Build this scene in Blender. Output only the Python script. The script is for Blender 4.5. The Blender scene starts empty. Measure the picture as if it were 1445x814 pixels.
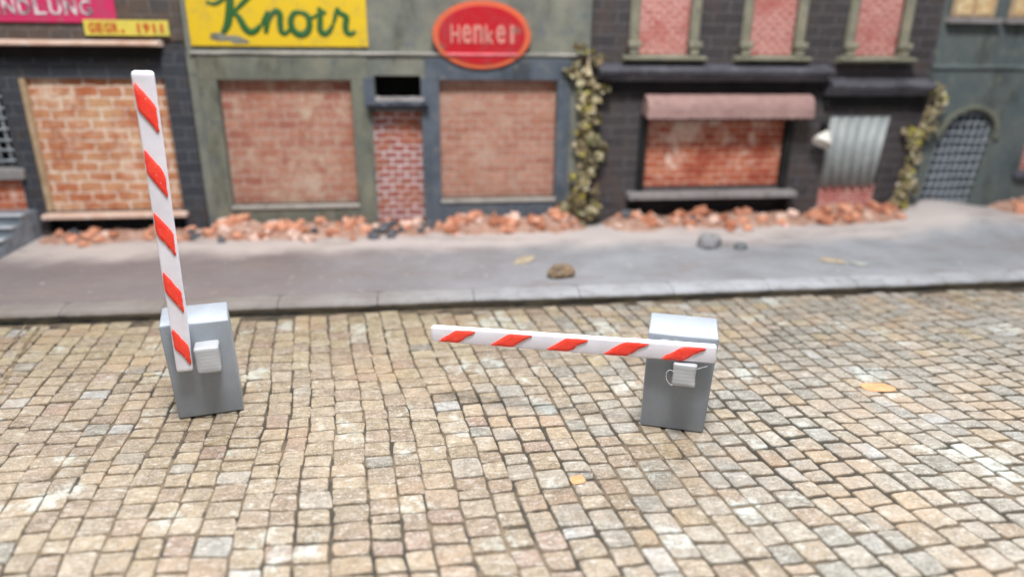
import bpy, bmesh, math, random
from mathutils import Vector, Matrix, noise
random.seed(11)
R = math.radians
sc = bpy.context.scene
col = sc.collection

# ------------------------------------------------------------------ helpers
def s2l(c):
    c /= 255.0
    return c/12.92 if c <= .04045 else ((c+.055)/1.055)**2.4
def rgb(r, g, b): return (s2l(r), s2l(g), s2l(b), 1)

def tag(o, label=None, cat=None, group=None, kind=None):
    if label: o['label'] = label
    if cat: o['category'] = cat
    if group: o['group'] = group
    if kind: o['kind'] = kind
    return o

def empty(name, loc=(0, 0, 0), rz=0, label=None, cat=None, group=None):
    o = bpy.data.objects.new(name, None)
    o.empty_display_size = .2
    col.objects.link(o)
    o.location = loc
    o.rotation_euler = (0, 0, rz)
    return tag(o, label, cat, group)

def link(name, me, m=None, parent=None, smooth=False):
    o = bpy.data.objects.new(name, me)
    col.objects.link(o)
    if m: me.materials.append(m)
    if parent: o.parent = parent
    if smooth:
        for p in me.polygons: p.use_smooth = True
    return o

class MB:
    """collects shapes, builds ONE mesh object"""
    def __init__(s): s.bm = bmesh.new()
    def box(s, x0, x1, y0, y1, z0, z1, bev=0, seg=2, mat=None, jit=0):
        t = bmesh.new()
        bmesh.ops.create_cube(t, size=1)
        for v in t.verts:
            v.co = Vector(((x0+x1)/2+v.co.x*(x1-x0), (y0+y1)/2+v.co.y*(y1-y0), (z0+z1)/2+v.co.z*(z1-z0)))
        if jit:
            for v in t.verts: v.co += Vector((random.uniform(-jit, jit), random.uniform(-jit, jit), random.uniform(-jit, jit)))
        if bev: bmesh.ops.bevel(t, geom=t.edges[:], offset=bev, segments=seg, profile=.5, affect='EDGES')
        if mat is not None: t.transform(mat)
        s.add(t); return s
    def add(s, t):
        me = bpy.data.meshes.new('t'); t.to_mesh(me); t.free()
        s.bm.from_mesh(me); bpy.data.meshes.remove(me)
    def prism(s, pts, y0, y1, bev=0):
        """polygon in x,z extruded from y0 (front) to y1 (back)"""
        t = bmesh.new()
        vs = [t.verts.new((p[0], y0, p[1])) for p in pts]
        f = t.faces.new(vs)
        ex = bmesh.ops.extrude_face_region(t, geom=[f])
        for e in ex['geom']:
            if isinstance(e, bmesh.types.BMVert): e.co.y = y1
        bmesh.ops.recalc_face_normals(t, faces=t.faces[:])
        if bev: bmesh.ops.bevel(t, geom=[e for e in t.edges if abs(e.verts[0].co.y-e.verts[1].co.y) < 1e-6], offset=bev, segments=2, profile=.5, affect='EDGES')
        s.add(t); return s
    def profile(s, pts, x0, x1, nx=1, jit=0):
        """polygon in y,z swept along x"""
        n = len(pts); rows = []
        for i in range(nx+1):
            x = x0+(x1-x0)*i/nx
            rows.append([s.bm.verts.new((x, p[0]+random.uniform(-jit, jit), p[1]+random.uniform(-jit, jit))) for p in pts])
        for i in range(nx):
            for k in range(n):
                s.bm.faces.new((rows[i][k], rows[i+1][k], rows[i+1][(k+1) % n], rows[i][(k+1) % n]))
        s.bm.faces.new(rows[0]); s.bm.faces.new(rows[-1][::-1])
        bmesh.ops.recalc_face_normals(s.bm, faces=s.bm.faces[:])
        return s
    def tube(s, pts, r, n=8, flat=1.0):
        """round (or flattened in y) rod along points"""
        pts = [Vector(p) for p in pts]; rings = []
        for i, p in enumerate(pts):
            a = pts[max(i-1, 0)]; b = pts[min(i+1, len(pts)-1)]
            d = (b-a).normalized()
            ref = Vector((0, 1, 0)) if abs(d.y) < .9 else Vector((0, 0, 1))
            e1 = d.cross(ref).normalized(); e2 = e1.cross(d).normalized()
            rr = r(i/(len(pts)-1)) if callable(r) else r
            rings.append([s.bm.verts.new(p+e1*rr*math.cos(2*math.pi*k/n)+e2*rr*flat*math.sin(2*math.pi*k/n)) for k in range(n)])
        for i in range(len(rings)-1):
            for k in range(n):
                s.bm.faces.new((rings[i][k], rings[i][(k+1) % n], rings[i+1][(k+1) % n], rings[i+1][k]))
        s.bm.faces.new(rings[0][::-1]); s.bm.faces.new(rings[-1])
        return s
    def build(s, name, m, parent=None, smooth=False):
        bmesh.ops.recalc_face_normals(s.bm, faces=s.bm.faces[:])
        me = bpy.data.meshes.new(name); s.bm.to_mesh(me); s.bm.free()
        return link(name, me, m, parent, smooth)

def spline(ctrl, n=8):
    """Catmull-Rom through control points (x, z)"""
    c = [Vector((p[0], p[1])) for p in ctrl]
    c = [c[0]*2-c[1]]+c+[c[-1]*2-c[-2]]
    out = []
    for i in range(1, len(c)-2):
        for k in range(n):
            t = k/n
            p0, p1, p2, p3 = c[i-1:i+3]
            out.append(.5*((2*p1)+(p2-p0)*t+(2*p0-5*p1+4*p2-p3)*t*t+(3*p1-p0-3*p2+p3)*t**3))
    out.append(c[-2]); return out

def holed_wall(x0, x1, z0, z1, y0, y1, holes, depth=.3):
    """wall slab with rectangular recesses (x0,x1,z0,z1[,depth]) ; recess is open, infill is another part"""
    m = MB(); bm = m.bm
    xs = sorted({x0, x1, *[h[0] for h in holes], *[h[1] for h in holes]})
    zs = sorted({z0, z1, *[h[2] for h in holes], *[h[3] for h in holes]})
    def q(a, b, c, d): bm.faces.new([bm.verts.new(p) for p in (a, b, c, d)])
    for i in range(len(xs)-1):
        for j in range(len(zs)-1):
            a, b, c, d = xs[i], xs[i+1], zs[j], zs[j+1]
            mx, mz = (a+b)/2, (c+d)/2
            if any(h[0] < mx < h[1] and h[2] < mz < h[3] for h in holes): continue
            q((a, y0, c), (b, y0, c), (b, y0, d), (a, y0, d))
    for h in holes:
        a, b, c, d = h[:4]; e = y0+(h[4] if len(h) > 4 else depth)
        q((a, y0, c), (a, y0, d), (a, e, d), (a, e, c)); q((b, y0, c), (b, e, c), (b, e, d), (b, y0, d))
        q((a, y0, c), (a, e, c), (b, e, c), (b, y0, c)); q((a, y0, d), (b, y0, d), (b, e, d), (a, e, d))
        q((a, e, c), (a, e, d), (b, e, d), (b, e, c))
    q((x0, y0, z0), (x0, y0, z1), (x0, y1, z1), (x0, y1, z0)); q((x1, y0, z0), (x1, y1, z0), (x1, y1, z1), (x1, y0, z1))
    q((x0, y0, z1), (x1, y0, z1), (x1, y1, z1), (x0, y1, z1)); q((x0, y1, z0), (x0, y1, z1), (x1, y1, z1), (x1, y1, z0))
    bmesh.ops.remove_doubles(bm, verts=bm.verts[:], dist=1e-4)
    return m

# ------------------------------------------------------------------ materials
class NT:
    def __init__(s, name, rough=.7, spec=.3):
        s.m = bpy.data.materials.new(name); s.m.use_nodes = True
        s.t = s.m.node_tree; s.b = s.t.nodes['Principled BSDF']
        s.b.inputs['Roughness'].default_value = rough
        s.b.inputs['Specular IOR Level'].default_value = spec
        s.tc = s.n('ShaderNodeTexCoord')
        s.obj = s.tc.outputs['Object']
    def n(s, t, **k):
        x = s.t.nodes.new(t)
        for a, v in k.items(): setattr(x, a, v)
        return x
    def l(s, a, b): s.t.links.new(a, b)
    def val(s, x, v):
        if hasattr(v, 'is_output') or isinstance(v, bpy.types.NodeSocket): s.l(v, x)
        else: x.default_value = v
    def noise(s, scale, detail=4, rough=.6, vec=None, dist=0):
        x = s.n('ShaderNodeTexNoise')
        x.inputs['Scale'].default_value = scale; x.inputs['Detail'].default_value = detail
        x.inputs['Roughness'].default_value = rough; x.inputs['Distortion'].default_value = dist
        s.l(vec or s.obj, x.inputs['Vector']); return x.outputs['Fac']
    def ramp(s, fac, stops):
        x = s.n('ShaderNodeValToRGB'); e = x.color_ramp.elements
        while len(e) < len(stops): e.new(.5)
        for k, (p, c) in enumerate(stops):
            e[k].position = p; e[k].color = c if len(c) == 4 else (*c, 1)
        s.l(fac, x.inputs['Fac']); return x.outputs['Color']
    def step(s, fac, a, b, lo=0, hi=1):
        x = s.n('ShaderNodeMapRange'); x.interpolation_type = 'SMOOTHSTEP'
        x.inputs['From Min'].default_value = a; x.inputs['From Max'].default_value = b
        x.inputs['To Min'].default_value = lo; x.inputs['To Max'].default_value = hi
        s.l(fac, x.inputs['Value']); return x.outputs['Result']
    def mix(s, fac, a, b, mode='MIX'):
        x = s.n('ShaderNodeMix'); x.data_type = 'RGBA'; x.blend_type = mode
        s.val(x.inputs['Factor'], fac); s.val(x.inputs['A'] if False else x.inputs[6], a); s.val(x.inputs[7], b)
        return x.outputs[2]
    def math(s, op, a, b=0):
        x = s.n('ShaderNodeMath', operation=op); s.val(x.inputs[0], a); s.val(x.inputs[1], b); return x.outputs[0]
    def mapv(s, scale=(1, 1, 1), rot=(0, 0, 0), vec=None):
        x = s.n('ShaderNodeMapping'); x.inputs['Scale'].default_value = scale; x.inputs['Rotation'].default_value = rot
        s.l(vec or s.obj, x.inputs['Vector']); return x.outputs['Vector']
    def xz(s):
        a = s.n('ShaderNodeSeparateXYZ'); s.l(s.obj, a.inputs[0]); b = s.n('ShaderNodeCombineXYZ')
        s.l(a.outputs[0], b.inputs[0]); s.l(a.outputs[2], b.inputs[1]); s.l(a.outputs[1], b.inputs[2]); return b.outputs[0]
    def bump(s, h, strength=.4, dist=.03):
        x = s.n('ShaderNodeBump'); x.inputs['Strength'].default_value = strength; x.inputs['Distance'].default_value = dist
        s.l(h, x.inputs['Height']); s.l(x.outputs[0], s.b.inputs['Normal'])
    def color(s, c): s.val(s.b.inputs['Base Color'], c); return s.m

def mottled(name, c1, c2, c3=None, scale=1.5, rough=.8, bump=.35, bscale=9, spec=.25, bd=.03, grime=0):
    m = NT(name, rough, spec)
    f = m.noise(scale, 6, .65)
    c = m.ramp(f, [(.32, c1), (.68, c2)])
    if c3: c = m.mix(m.step(m.noise(scale*2.7, 5, .7), .52, .72), c, c3)
    if grime: c = m.mix(m.step(m.noise(1.1, 7, .75, m.mapv((1, 1, .35))), .50, .66, 0, grime), c, m.mix(1.0, c, (.42, .40, .36, 1), 'MULTIPLY'))
    if bump: m.bump(m.noise(bscale, 5, .65), bump, bd)
    return m.color(c)

def bricks(name, c1, c2, mortar, bw, rh, ms=.02, c3=None, stain=None, stain_lv=(.5, .68), wob=.03, rough=.85, bump=.7, bias=0, smooth=.3, sscale=.9):
    m = NT(name, rough, .2)
    v = m.xz()
    nz = m.n('ShaderNodeTexNoise'); nz.inputs['Scale'].default_value = 3; nz.inputs['Detail'].default_value = 3; m.l(v, nz.inputs['Vector'])
    sub = m.n('ShaderNodeVectorMath', operation='SUBTRACT'); m.l(nz.outputs['Color'], sub.inputs[0]); sub.inputs[1].default_value = (.5, .5, .5)
    sc_ = m.n('ShaderNodeVectorMath', operation='SCALE'); m.l(sub.outputs[0], sc_.inputs[0]); sc_.inputs['Scale'].default_value = wob*3
    ad = m.n('ShaderNodeVectorMath', operation='ADD'); m.l(v, ad.inputs[0]); m.l(sc_.outputs[0], ad.inputs[1])
    b = m.n('ShaderNodeTexBrick'); m.l(ad.outputs[0], b.inputs['Vector'])
    b.inputs['Scale'].default_value = 1; b.inputs['Mortar Size'].default_value = ms; b.inputs['Mortar Smooth'].default_value = smooth
    b.inputs['Brick Width'].default_value = bw; b.inputs['Row Height'].default_value = rh; b.inputs['Bias'].default_value = bias
    b.inputs['Color1'].default_value = c1; b.inputs['Color2'].default_value = c2; b.inputs['Mortar'].default_value = mortar
    c = b.outputs['Color']
    if c3: c = m.mix(m.step(m.noise(1.7, 5, .7), .46, .66, 0, .75), c, c3)
    c = m.mix(m.step(m.noise(9, 4, .7), .3, .75, 0, .55), c, m.mix(1.0, c, (.55, .52, .5, 1), 'MULTIPLY'))
    if stain: c = m.mix(m.step(m.noise(sscale, 7, .75), *stain_lv, 0, .85), c, stain)
    inv = m.math('SUBTRACT', 1.0, b.outputs['Fac'])
    h = m.math('ADD', inv, m.math('MULTIPLY', m.noise(14, 4, .7), .5))
    m.bump(h, bump, .035)
    return m.color(c)

M = {}
def plastic(name, c, rough, layer=.12, trans=0):
    m = NT(name, rough, .5)
    w = m.n('ShaderNodeTexWave', bands_direction='Z'); w.inputs['Scale'].default_value = 7; w.inputs['Distortion'].default_value = .6
    w.inputs['Detail'].default_value = 2; m.l(m.obj, w.inputs['Vector'])
    h = m.math('ADD', m.math('MULTIPLY', w.outputs['Fac'], .35), m.noise(11, 5, .7))
    m.bump(h, layer, .008)
    m.b.inputs['Subsurface Weight'].default_value = trans
    m.b.inputs['Subsurface Radius'].default_value = (.05, .05, .05)
    dust = m.step(m.noise(24, 2, .5), .70, .74)
    cc = m.mix(m.step(m.noise(2.2, 4, .6), .3, .7), c, tuple(x*.86 for x in c[:3])+(1,))
    cc = m.mix(m.math('MULTIPLY', dust, .15), cc, (.75, .76, .78, 1))
    m.l(m.step(m.noise(7, 4, .6), .3, .7, rough-.03, rough+.05), m.b.inputs['Roughness'])
    return m.color(cc)
M['cab'] = plastic('grey_plastic', (.27, .30, .34, 1), .37, .04)
M['knob'] = plastic('pale_grey_plastic', (.46, .475, .50, 1), .36, .25)
M['white'] = plastic('white_plastic', (.80, .785, .86, 1), .42, .06, .2)
m = NT('red_paint', .42, .45)
m.bump(m.noise(38, 4, .7), .35, .02)
M['red'] = m.color(m.mix(m.step(m.noise(45, 2, .5), .70, .75), m.ramp(m.noise(9, 5, .7), [(.3, (.90, .040, .026)), (.7, (.97, .085, .05))]), (.9, .6, .55, 1)))
m = NT('clear_glue', .12, .6); m.b.inputs['Transmission Weight'].default_value = .75; M['glue'] = m.color((.9, .92, .95, 1))
m = NT('glue_thread', .3, .5); M['thread'] = m.color((.8, .82, .86, 1))

# ------------------------------------------------------------------ camera
FPX, PITCH, ROLL, YAW, H = 985.0, R(20.0), R(.6), R(7.5), 4.5
X_ = Vector((math.cos(YAW), -math.sin(YAW), 0)); F0 = Vector((math.sin(YAW), math.cos(YAW), 0)); Z_ = Vector((0, 0, 1))
FW = F0*math.cos(PITCH)-Z_*math.sin(PITCH); UP = F0*math.sin(PITCH)+Z_*math.cos(PITCH)
rt = X_*math.cos(ROLL)+UP*math.sin(ROLL); up = UP*math.cos(ROLL)-X_*math.sin(ROLL)
cam = bpy.data.cameras.new('camera'); co = bpy.data.objects.new('camera', cam); col.objects.link(co)
mw = Matrix.Identity(4)
for i in range(3): mw[i][0], mw[i][1], mw[i][2] = rt[i], up[i], -FW[i]
mw[2][3] = H
co.matrix_world = mw
cam.sensor_width = 36; cam.lens = FPX/1445*36; cam.clip_start = .05; cam.clip_end = 500
cam.dof.use_dof = True; cam.dof.focus_distance = 8.35
cam.dof.aperture_fstop = (cam.lens/1000)/.142; cam.dof.aperture_blades = 0
sc.camera = co

# ------------------------------------------------------------------ road of printed setts
random.seed(5)
verts, faces, cols, fcols = [], [], [], []
W0, RL = .292, .272
def warp(x, y):
    n1 = noise.noise(Vector((x*.22, y*.22, 3.1))); n2 = noise.noise(Vector((x*.22, y*.22, 9.7)))
    n3 = noise.noise(Vector((x*.9, y*.9, 5.5))); n4 = noise.noise(Vector((x*.9, y*.9, 1.5)))
    return x-.145*(y-8)+.30*n1+.035*n3, y+.26*n2+.035*n4+.012*x
PAL_W = [(172, 152, 116), (180, 160, 124), (166, 148, 116), (184, 164, 128), (164, 140, 110), (174, 156, 126), (184, 166, 134), (170, 146, 116)]
PAL_C = [(170, 164, 146), (178, 170, 152), (158, 156, 142), (182, 172, 150), (174, 158, 132), (164, 164, 154), (184, 174, 154), (152, 150, 136), (180, 164, 136)]
PAL_Y = [(184, 166, 122), (190, 174, 132), (176, 158, 116), (186, 172, 136)]
def stone_colour(x, y):
    t = max(0, min(1, (x-0.2+1.6*noise.noise(Vector((x*.35, y*.35, 20))))/3.2))
    yl = max(0, min(1, (y-8.7+noise.noise(Vector((x*.4, y*.4, 40))))/1.8))*(1-t*.75)
    pal = PAL_Y if random.random() < yl*.8 else (PAL_C if random.random() < .05+t*.85 else PAL_W)
    c = Vector(random.choice(pal))
    if random.random() < .01+.02*t: c = Vector((184, 186, 182))
    if random.random() < .03+.05*t: c = Vector((148, 144, 128))
    if random.random() < .05*(1-t): c = Vector((168, 140, 116))
    # greyer and pinker drifts like the mottled print
    k = noise.noise(Vector((x*.6, y*.6, 60)))
    c = c*(1+.06*k)+Vector((random.gauss(0, 4),)*3)
    mn = sum(c)/3
    c = (c*.88+Vector((mn, mn, mn))*.12)*.835+Vector((1, 0, 3))
    c = c*.82+Vector((146, 131, 110))*.18
    return rgb(*[max(20, min(250, v)) for v in c])
def add_stone(x0, x1, y0, y1):
    cx, cy = (x0+x1)/2, (y0+y1)/2
    g = .008+.008*noise.noise(Vector((cx*.5, cy*.5, 80)))+.008*max(0, min(1, (cx-.5)/3))
    j = lambda: random.gauss(0, .009)
    cn = [(x0+g+j(), y0+g+j()), (x1-g+j(), y0+g+j()), (x1-g+j(), y1-g+j()), (x0+g+j(), y1-g+j())]
    out = []
    for k in range(4):
        p, a, b = Vector(cn[k]), Vector(cn[k-1]), Vector(cn[(k+1) % 4])
        r = random.uniform(.12, .32)
        p1 = p+(a-p)*r*.5; p2 = p+(b-p)*r*.5
        out += [p1, p*.5+(p1+p2)*.25, p2]
        mid = p*.5+b*.5
        out.append(mid+Vector((random.gauss(0, .006), random.gauss(0, .006))))
    c = sum(out, Vector((0, 0)))/len(out)
    base = len(verts); n = len(out)
    tilt = (random.gauss(0, .007), random.gauss(0, .007))
    hz = random.uniform(0, .006)
    for sc_, z in ((1.0, -.018), (.97, -.003), (.90, .003), (.5, .004)):
        for p in out:
            q = c+(p-c)*sc_
            wx, wy = warp(q.x, q.y)
            dz = (q.x-c.x)*tilt[0]+(q.y-c.y)*tilt[1]
            verts.append((wx, wy, z+dz+hz*(z > -.01)))
    sc4 = stone_colour(*warp(cx, cy))
    for k in range(3):
        for i in range(n):
            faces.append((base+k*n+i, base+k*n+(i+1) % n, base+(k+1)*n+(i+1) % n, base+(k+1)*n+i)); fcols.append(sc4)
    faces.append(tuple(base+3*n+i for i in range(n))); fcols.append(sc4)
for c in range(-56, 66):
    x0 = c*W0+.03*math.sin(c*1.7)
    x1 = (c+1)*W0+.03*math.sin((c+1)*1.7)
    y = 2.2+random.uniform(0, .12)+.5*RL*(c % 2)
    while y < 13:
        ln = RL*random.choice((.82, .9, 1, 1, 1.05, 1.12, 1.25))
        if random.random() < .02: ln *= .6
        wx, wy = warp((x0+x1)/2, y+ln)
        if wy < 11.36 and -13 < wx < 18: add_stone(x0, x1, y, y+ln)
        y += ln
me = bpy.data.meshes.new('road'); me.from_pydata(verts, [], faces)
at = me.color_attributes.new('stone_colour', 'FLOAT_COLOR', 'CORNER')
buf = []
for p, c in zip(me.polygons, fcols): buf += list(c)*p.loop_total
at.data.foreach_set('color', buf)
m = NT('printed_setts', .5, .22)
a = m.n('ShaderNodeVertexColor', layer_name='stone_colour').outputs['Color']
dk = m.mix(1.0, a, (.60, .57, .53, 1), 'MULTIPLY')
c = m.mix(m.step(m.noise(6.5, 6, .72), .38, .64, 0, .85), a, dk)
c = m.mix(m.step(m.noise(5, 5, .72, m.mapv((1, 3.0, 1), (0, 0, .45))), .53, .68, 0, .5), c, (.55, .515, .46, 1))     # pale scuffs
c = m.mix(m.step(m.noise(7, 5, .75, m.mapv((1, 4, 1), (0, 0, -.6))), .57, .68, 0, .6), c, (.60, .595, .58, 1))
c = m.mix(m.step(m.noise(10, 4, .75, m.mapv((1, 4.5, 1), (0, 0, .25))),   .57, .67, 0, .42), c, (.60, .57, .52, 1))    # fine pale scratches
c = m.mix(m.step(m.noise(9, 5, .8, m.mapv((1, 2.2, 1), (0, 0, -.2))), .56, .66, 0, .6), c, m.mix(1.0, c, (.52, .49, .44, 1), 'MULTIPLY'))
c = m.mix(m.step(m.noise(.75, 5, .65), .48, .68, 0, .5), c, rgb(160, 134, 106))                                      # brownish weathering drifts
c = m.mix(m.step(m.noise(1.1, 6, .72, m.mapv((1, 1, 1), (0, 0, 1.9))), .56, .66, 0, .6), c, rgb(184, 190, 184))      # washed-out bluish blotches
c = m.mix(m.step(m.noise(24, 4, .85), .46, .70, 0, .8), c, m.mix(1.0, c, (.45, .42, .38, 1), 'MULTIPLY'))            # printed grain
c = m.mix(m.step(m.noise(48, 2, .85), .55, .72, 0, .6), c, (.68, .665, .63, 1))
m.bump(m.math('ADD', m.noise(20, 5, .7), m.noise(5, 3, .6)), .22, .02)
link('road', me, m.color(c))
bpy.data.objects['road'].data.validate()
tag(bpy.data.objects['road'], 'weathered tan and grey cobblestone street surface', None, None, 'structure')

m = NT('joint_dirt', .9, .1)
jc = m.mix(m.step(m.noise(.55, 4, .6), .38, .6), rgb(66, 61, 54), rgb(116, 102, 86))
jc = m.mix(m.step(m.noise(2.6, 5, .7), .44, .6, 0, .8), jc, rgb(56, 54, 51))
jd = m.color(jc)
b = MB(); bm = b.bm
gx = [-30, -14, 0, 18, 34]; gy = [-8, 0, 6, 11.5]
vv = [[bm.verts.new((x, y, -.014)) for x in gx] for y in gy]
for i in range(3):
    for k in range(4): bm.faces.new((vv[i][k], vv[i][k+1], vv[i+1][k+1], vv[i+1][k]))
tag(b.build('road_bed', jd), 'dark joint dirt between the cobblestones', None, None, 'structure')

# card seams running across the road
m = NT('card_seam', .7, .2); M['seam'] = m.color(m.ramp(m.noise(6, 4, .6), [(.35, rgb(84, 74, 60)), (.65, rgb(150, 132, 106))]))
for pts, w in (([(8.33, 9.45), (8.42, 8.6), (8.47, 7.4), (8.45, 6.0)], .012), ([(-6.2, 11.3), (-5.95, 10.1), (-5.6, 8.93), (-5.3, 7.8)], .03), ([(-6.42, 11.3), (-6.18, 10.1), (-5.84, 8.9)], .014)):
    b = MB(); bm = b.bm; L = []
    for p in spline(pts, 10):
        L.append((bm.verts.new((p.x-w, p.y, .0165)), bm.verts.new((p.x+w, p.y, .0165))))
    for i in range(len(L)-1): bm.faces.new((L[i][0], L[i][1], L[i+1][1], L[i+1][0]))
    tag(b.build('road_seam', M['seam']), None, None, None, 'structure')

# ------------------------------------------------------------------ kerb and pavement
KZ = .19
def pave_z(x, y):
    t = max(0, min(1, (y-13.2)/1.9)); t = t*t*(3-2*t)
    hump = .34*math.exp(-((x-13.0)/1.25)**2)+.16*math.exp(-((x-15.5)/2)**2)
    t2 = max(0, min(1, (y-11.9)/.8))
    return KZ+t*hump+.020*t2*noise.noise(Vector((x*.6, y*.8, 2)))+.008*t2*noise.noise(Vector((x*2.2, y*2.2, 7)))
b = MB(); bm = b.bm
nx, ny = 220, 40
g = [[None]*(nx+1) for _ in range(ny+1)]
for j in range(ny+1):
    for i in range(nx+1):
        x = -16+37*i/nx; y = 11.80+4.9*j/ny
        g[j][i] = bm.verts.new((x, y, pave_z(x, y)))
for j in range(ny):
    for i in range(nx): bm.faces.new((g[j][i], g[j][i+1], g[j+1][i+1], g[j+1][i]))
m = NT('pavement_plaster', .62, .35)
sx = m.n('ShaderNodeSeparateXYZ'); m.l(m.obj, sx.inputs[0])
c = m.ramp(m.noise(.5, 5, .6), [(.3, rgb(112, 102, 102)), (.7, rgb(126, 119, 120))])
right = m.step(m.math('ADD', sx.outputs[0], m.math('MULTIPLY', m.noise(.5, 4, .6), 4)), -2.5, 6.5)
c = m.mix(right, c, m.ramp(m.noise(.7, 5, .65), [(.3, rgb(126, 128, 132)), (.7, rgb(152, 155, 162))]))  # paler to the right: reflected sheen painted into the colour
dust = m.step(m.math('ADD', sx.outputs[1], m.math('MULTIPLY', m.noise(.9, 5, .6), 1.6)), 14.6, 15.7, 0, .8)
c = m.mix(dust, c, rgb(196, 186, 182))
c = m.mix(m.step(m.noise(1.6, 7, .75, m.mapv((.35, 1, 1))), .48, .66, 0, .65), c, rgb(128, 118, 114))
c = m.mix(m.step(m.noise(5, 5, .7), .6, .72, 0, .4), c, rgb(206, 204, 204))
m.bump(m.math('ADD', m.noise(2.2, 5, .6), m.math('MULTIPLY', m.noise(16, 4, .7), .3)), .3, .05)
tag(b.build('pavement', m.color(c), None, True), 'grey dusty pavement along the house fronts', None, None, 'structure')

m = NT('kerb_stone', .7, .3)
ns = m.n('ShaderNodeNewGeometry'); sn = m.n('ShaderNodeSeparateXYZ'); m.l(m.obj, sn.inputs[0])
ctop = m.mix(m.step(m.math('ADD', sn.outputs[0], m.math('MULTIPLY', m.noise(.5, 4, .6), 4)), -2.5, 6.5), m.ramp(m.noise(1.1, 5, .65), [(.3, rgb(116, 107, 102)), (.7, rgb(134, 128, 124))]), m.ramp(m.noise(1.1, 5, .65), [(.3, rgb(138, 140, 144)), (.7, rgb(164, 166, 172))]))  # kerb top carries the same painted sheen on the right
ctop = m.mix(m.step(m.noise(4, 5, .7), .5, .7, 0, .5), ctop, rgb(118, 112, 106))
dirt = m.step(m.math('ADD', sn.outputs[2], m.math('MULTIPLY', m.noise(3, 4, .6), .06)), .10, .165)     # grime plus the kerb's own shade, painted dark low on the face
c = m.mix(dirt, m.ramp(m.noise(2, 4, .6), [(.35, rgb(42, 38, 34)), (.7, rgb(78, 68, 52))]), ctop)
m.bump(m.noise(6, 5, .7), .4, .03)
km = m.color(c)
b = MB(); bm = b.bm
random.seed(3)
x = -16.3
while x < 21:
    w = random.uniform(1.6, 1.9); gp = .006
    n = 14; prof = [(11.42, -.03), (11.39, .05), (11.40, .10), (11.45, .155), (11.54, .183), (11.795, .19), (11.795, -.03)]
    rows = []
    for i in range(n+1):
        xx = x+gp+(w-2*gp)*i/n
        en = .015 if i in (0, n) else 0
        rows.append([bm.verts.new((xx, p[0]+en*(p[0] < 11.6)+.025*noise.noise(Vector((xx*.5, 0, 0)))*(p[0] < 11.7)+.008*noise.noise(Vector((xx*4, k, 0))), p[1]-en*.6*(p[1] > .1)+(.006*noise.noise(Vector((xx*3, k, 5))) if p[1] > 0 else 0))) for k, p in enumerate(prof)])
    for i in range(n):
        for k in range(len(prof)-1): bm.faces.new((rows[i][k], rows[i][k+1], rows[i+1][k+1], rows[i+1][k]))
    bm.faces.new(rows[0][::-1]); bm.faces.new(rows[-1])
    x += w
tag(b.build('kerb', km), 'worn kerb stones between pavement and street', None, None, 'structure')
m = NT('gutter_dirt_shade', .95, .1)  # dirt strip that also paints the shade beneath the kerb
b = MB(); bm = b.bm; L = []
for i in range(241):
    x = -16+37*i/240
    n0 = noise.noise(Vector((x*.8, 1, 0)))*.03+noise.noise(Vector((x*4, 2, 0)))*.012
    L.append([bm.verts.new(p) for p in ((x, 11.365+n0, .004), (x, 11.40, .045), (x, 11.47, .05))])
for i in range(240):
    for k in range(2): bm.faces.new((L[i][k], L[i+1][k], L[i+1][k+1], L[i][k+1]))
tag(b.build('gutter', m.color(m.ramp(m.noise(2.5, 4, .6), [(.35, rgb(30, 30, 30)), (.7, rgb(66, 60, 48))]))), 'dark gutter dirt and painted shade at the foot of the kerb', None, None, 'structure')

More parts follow.
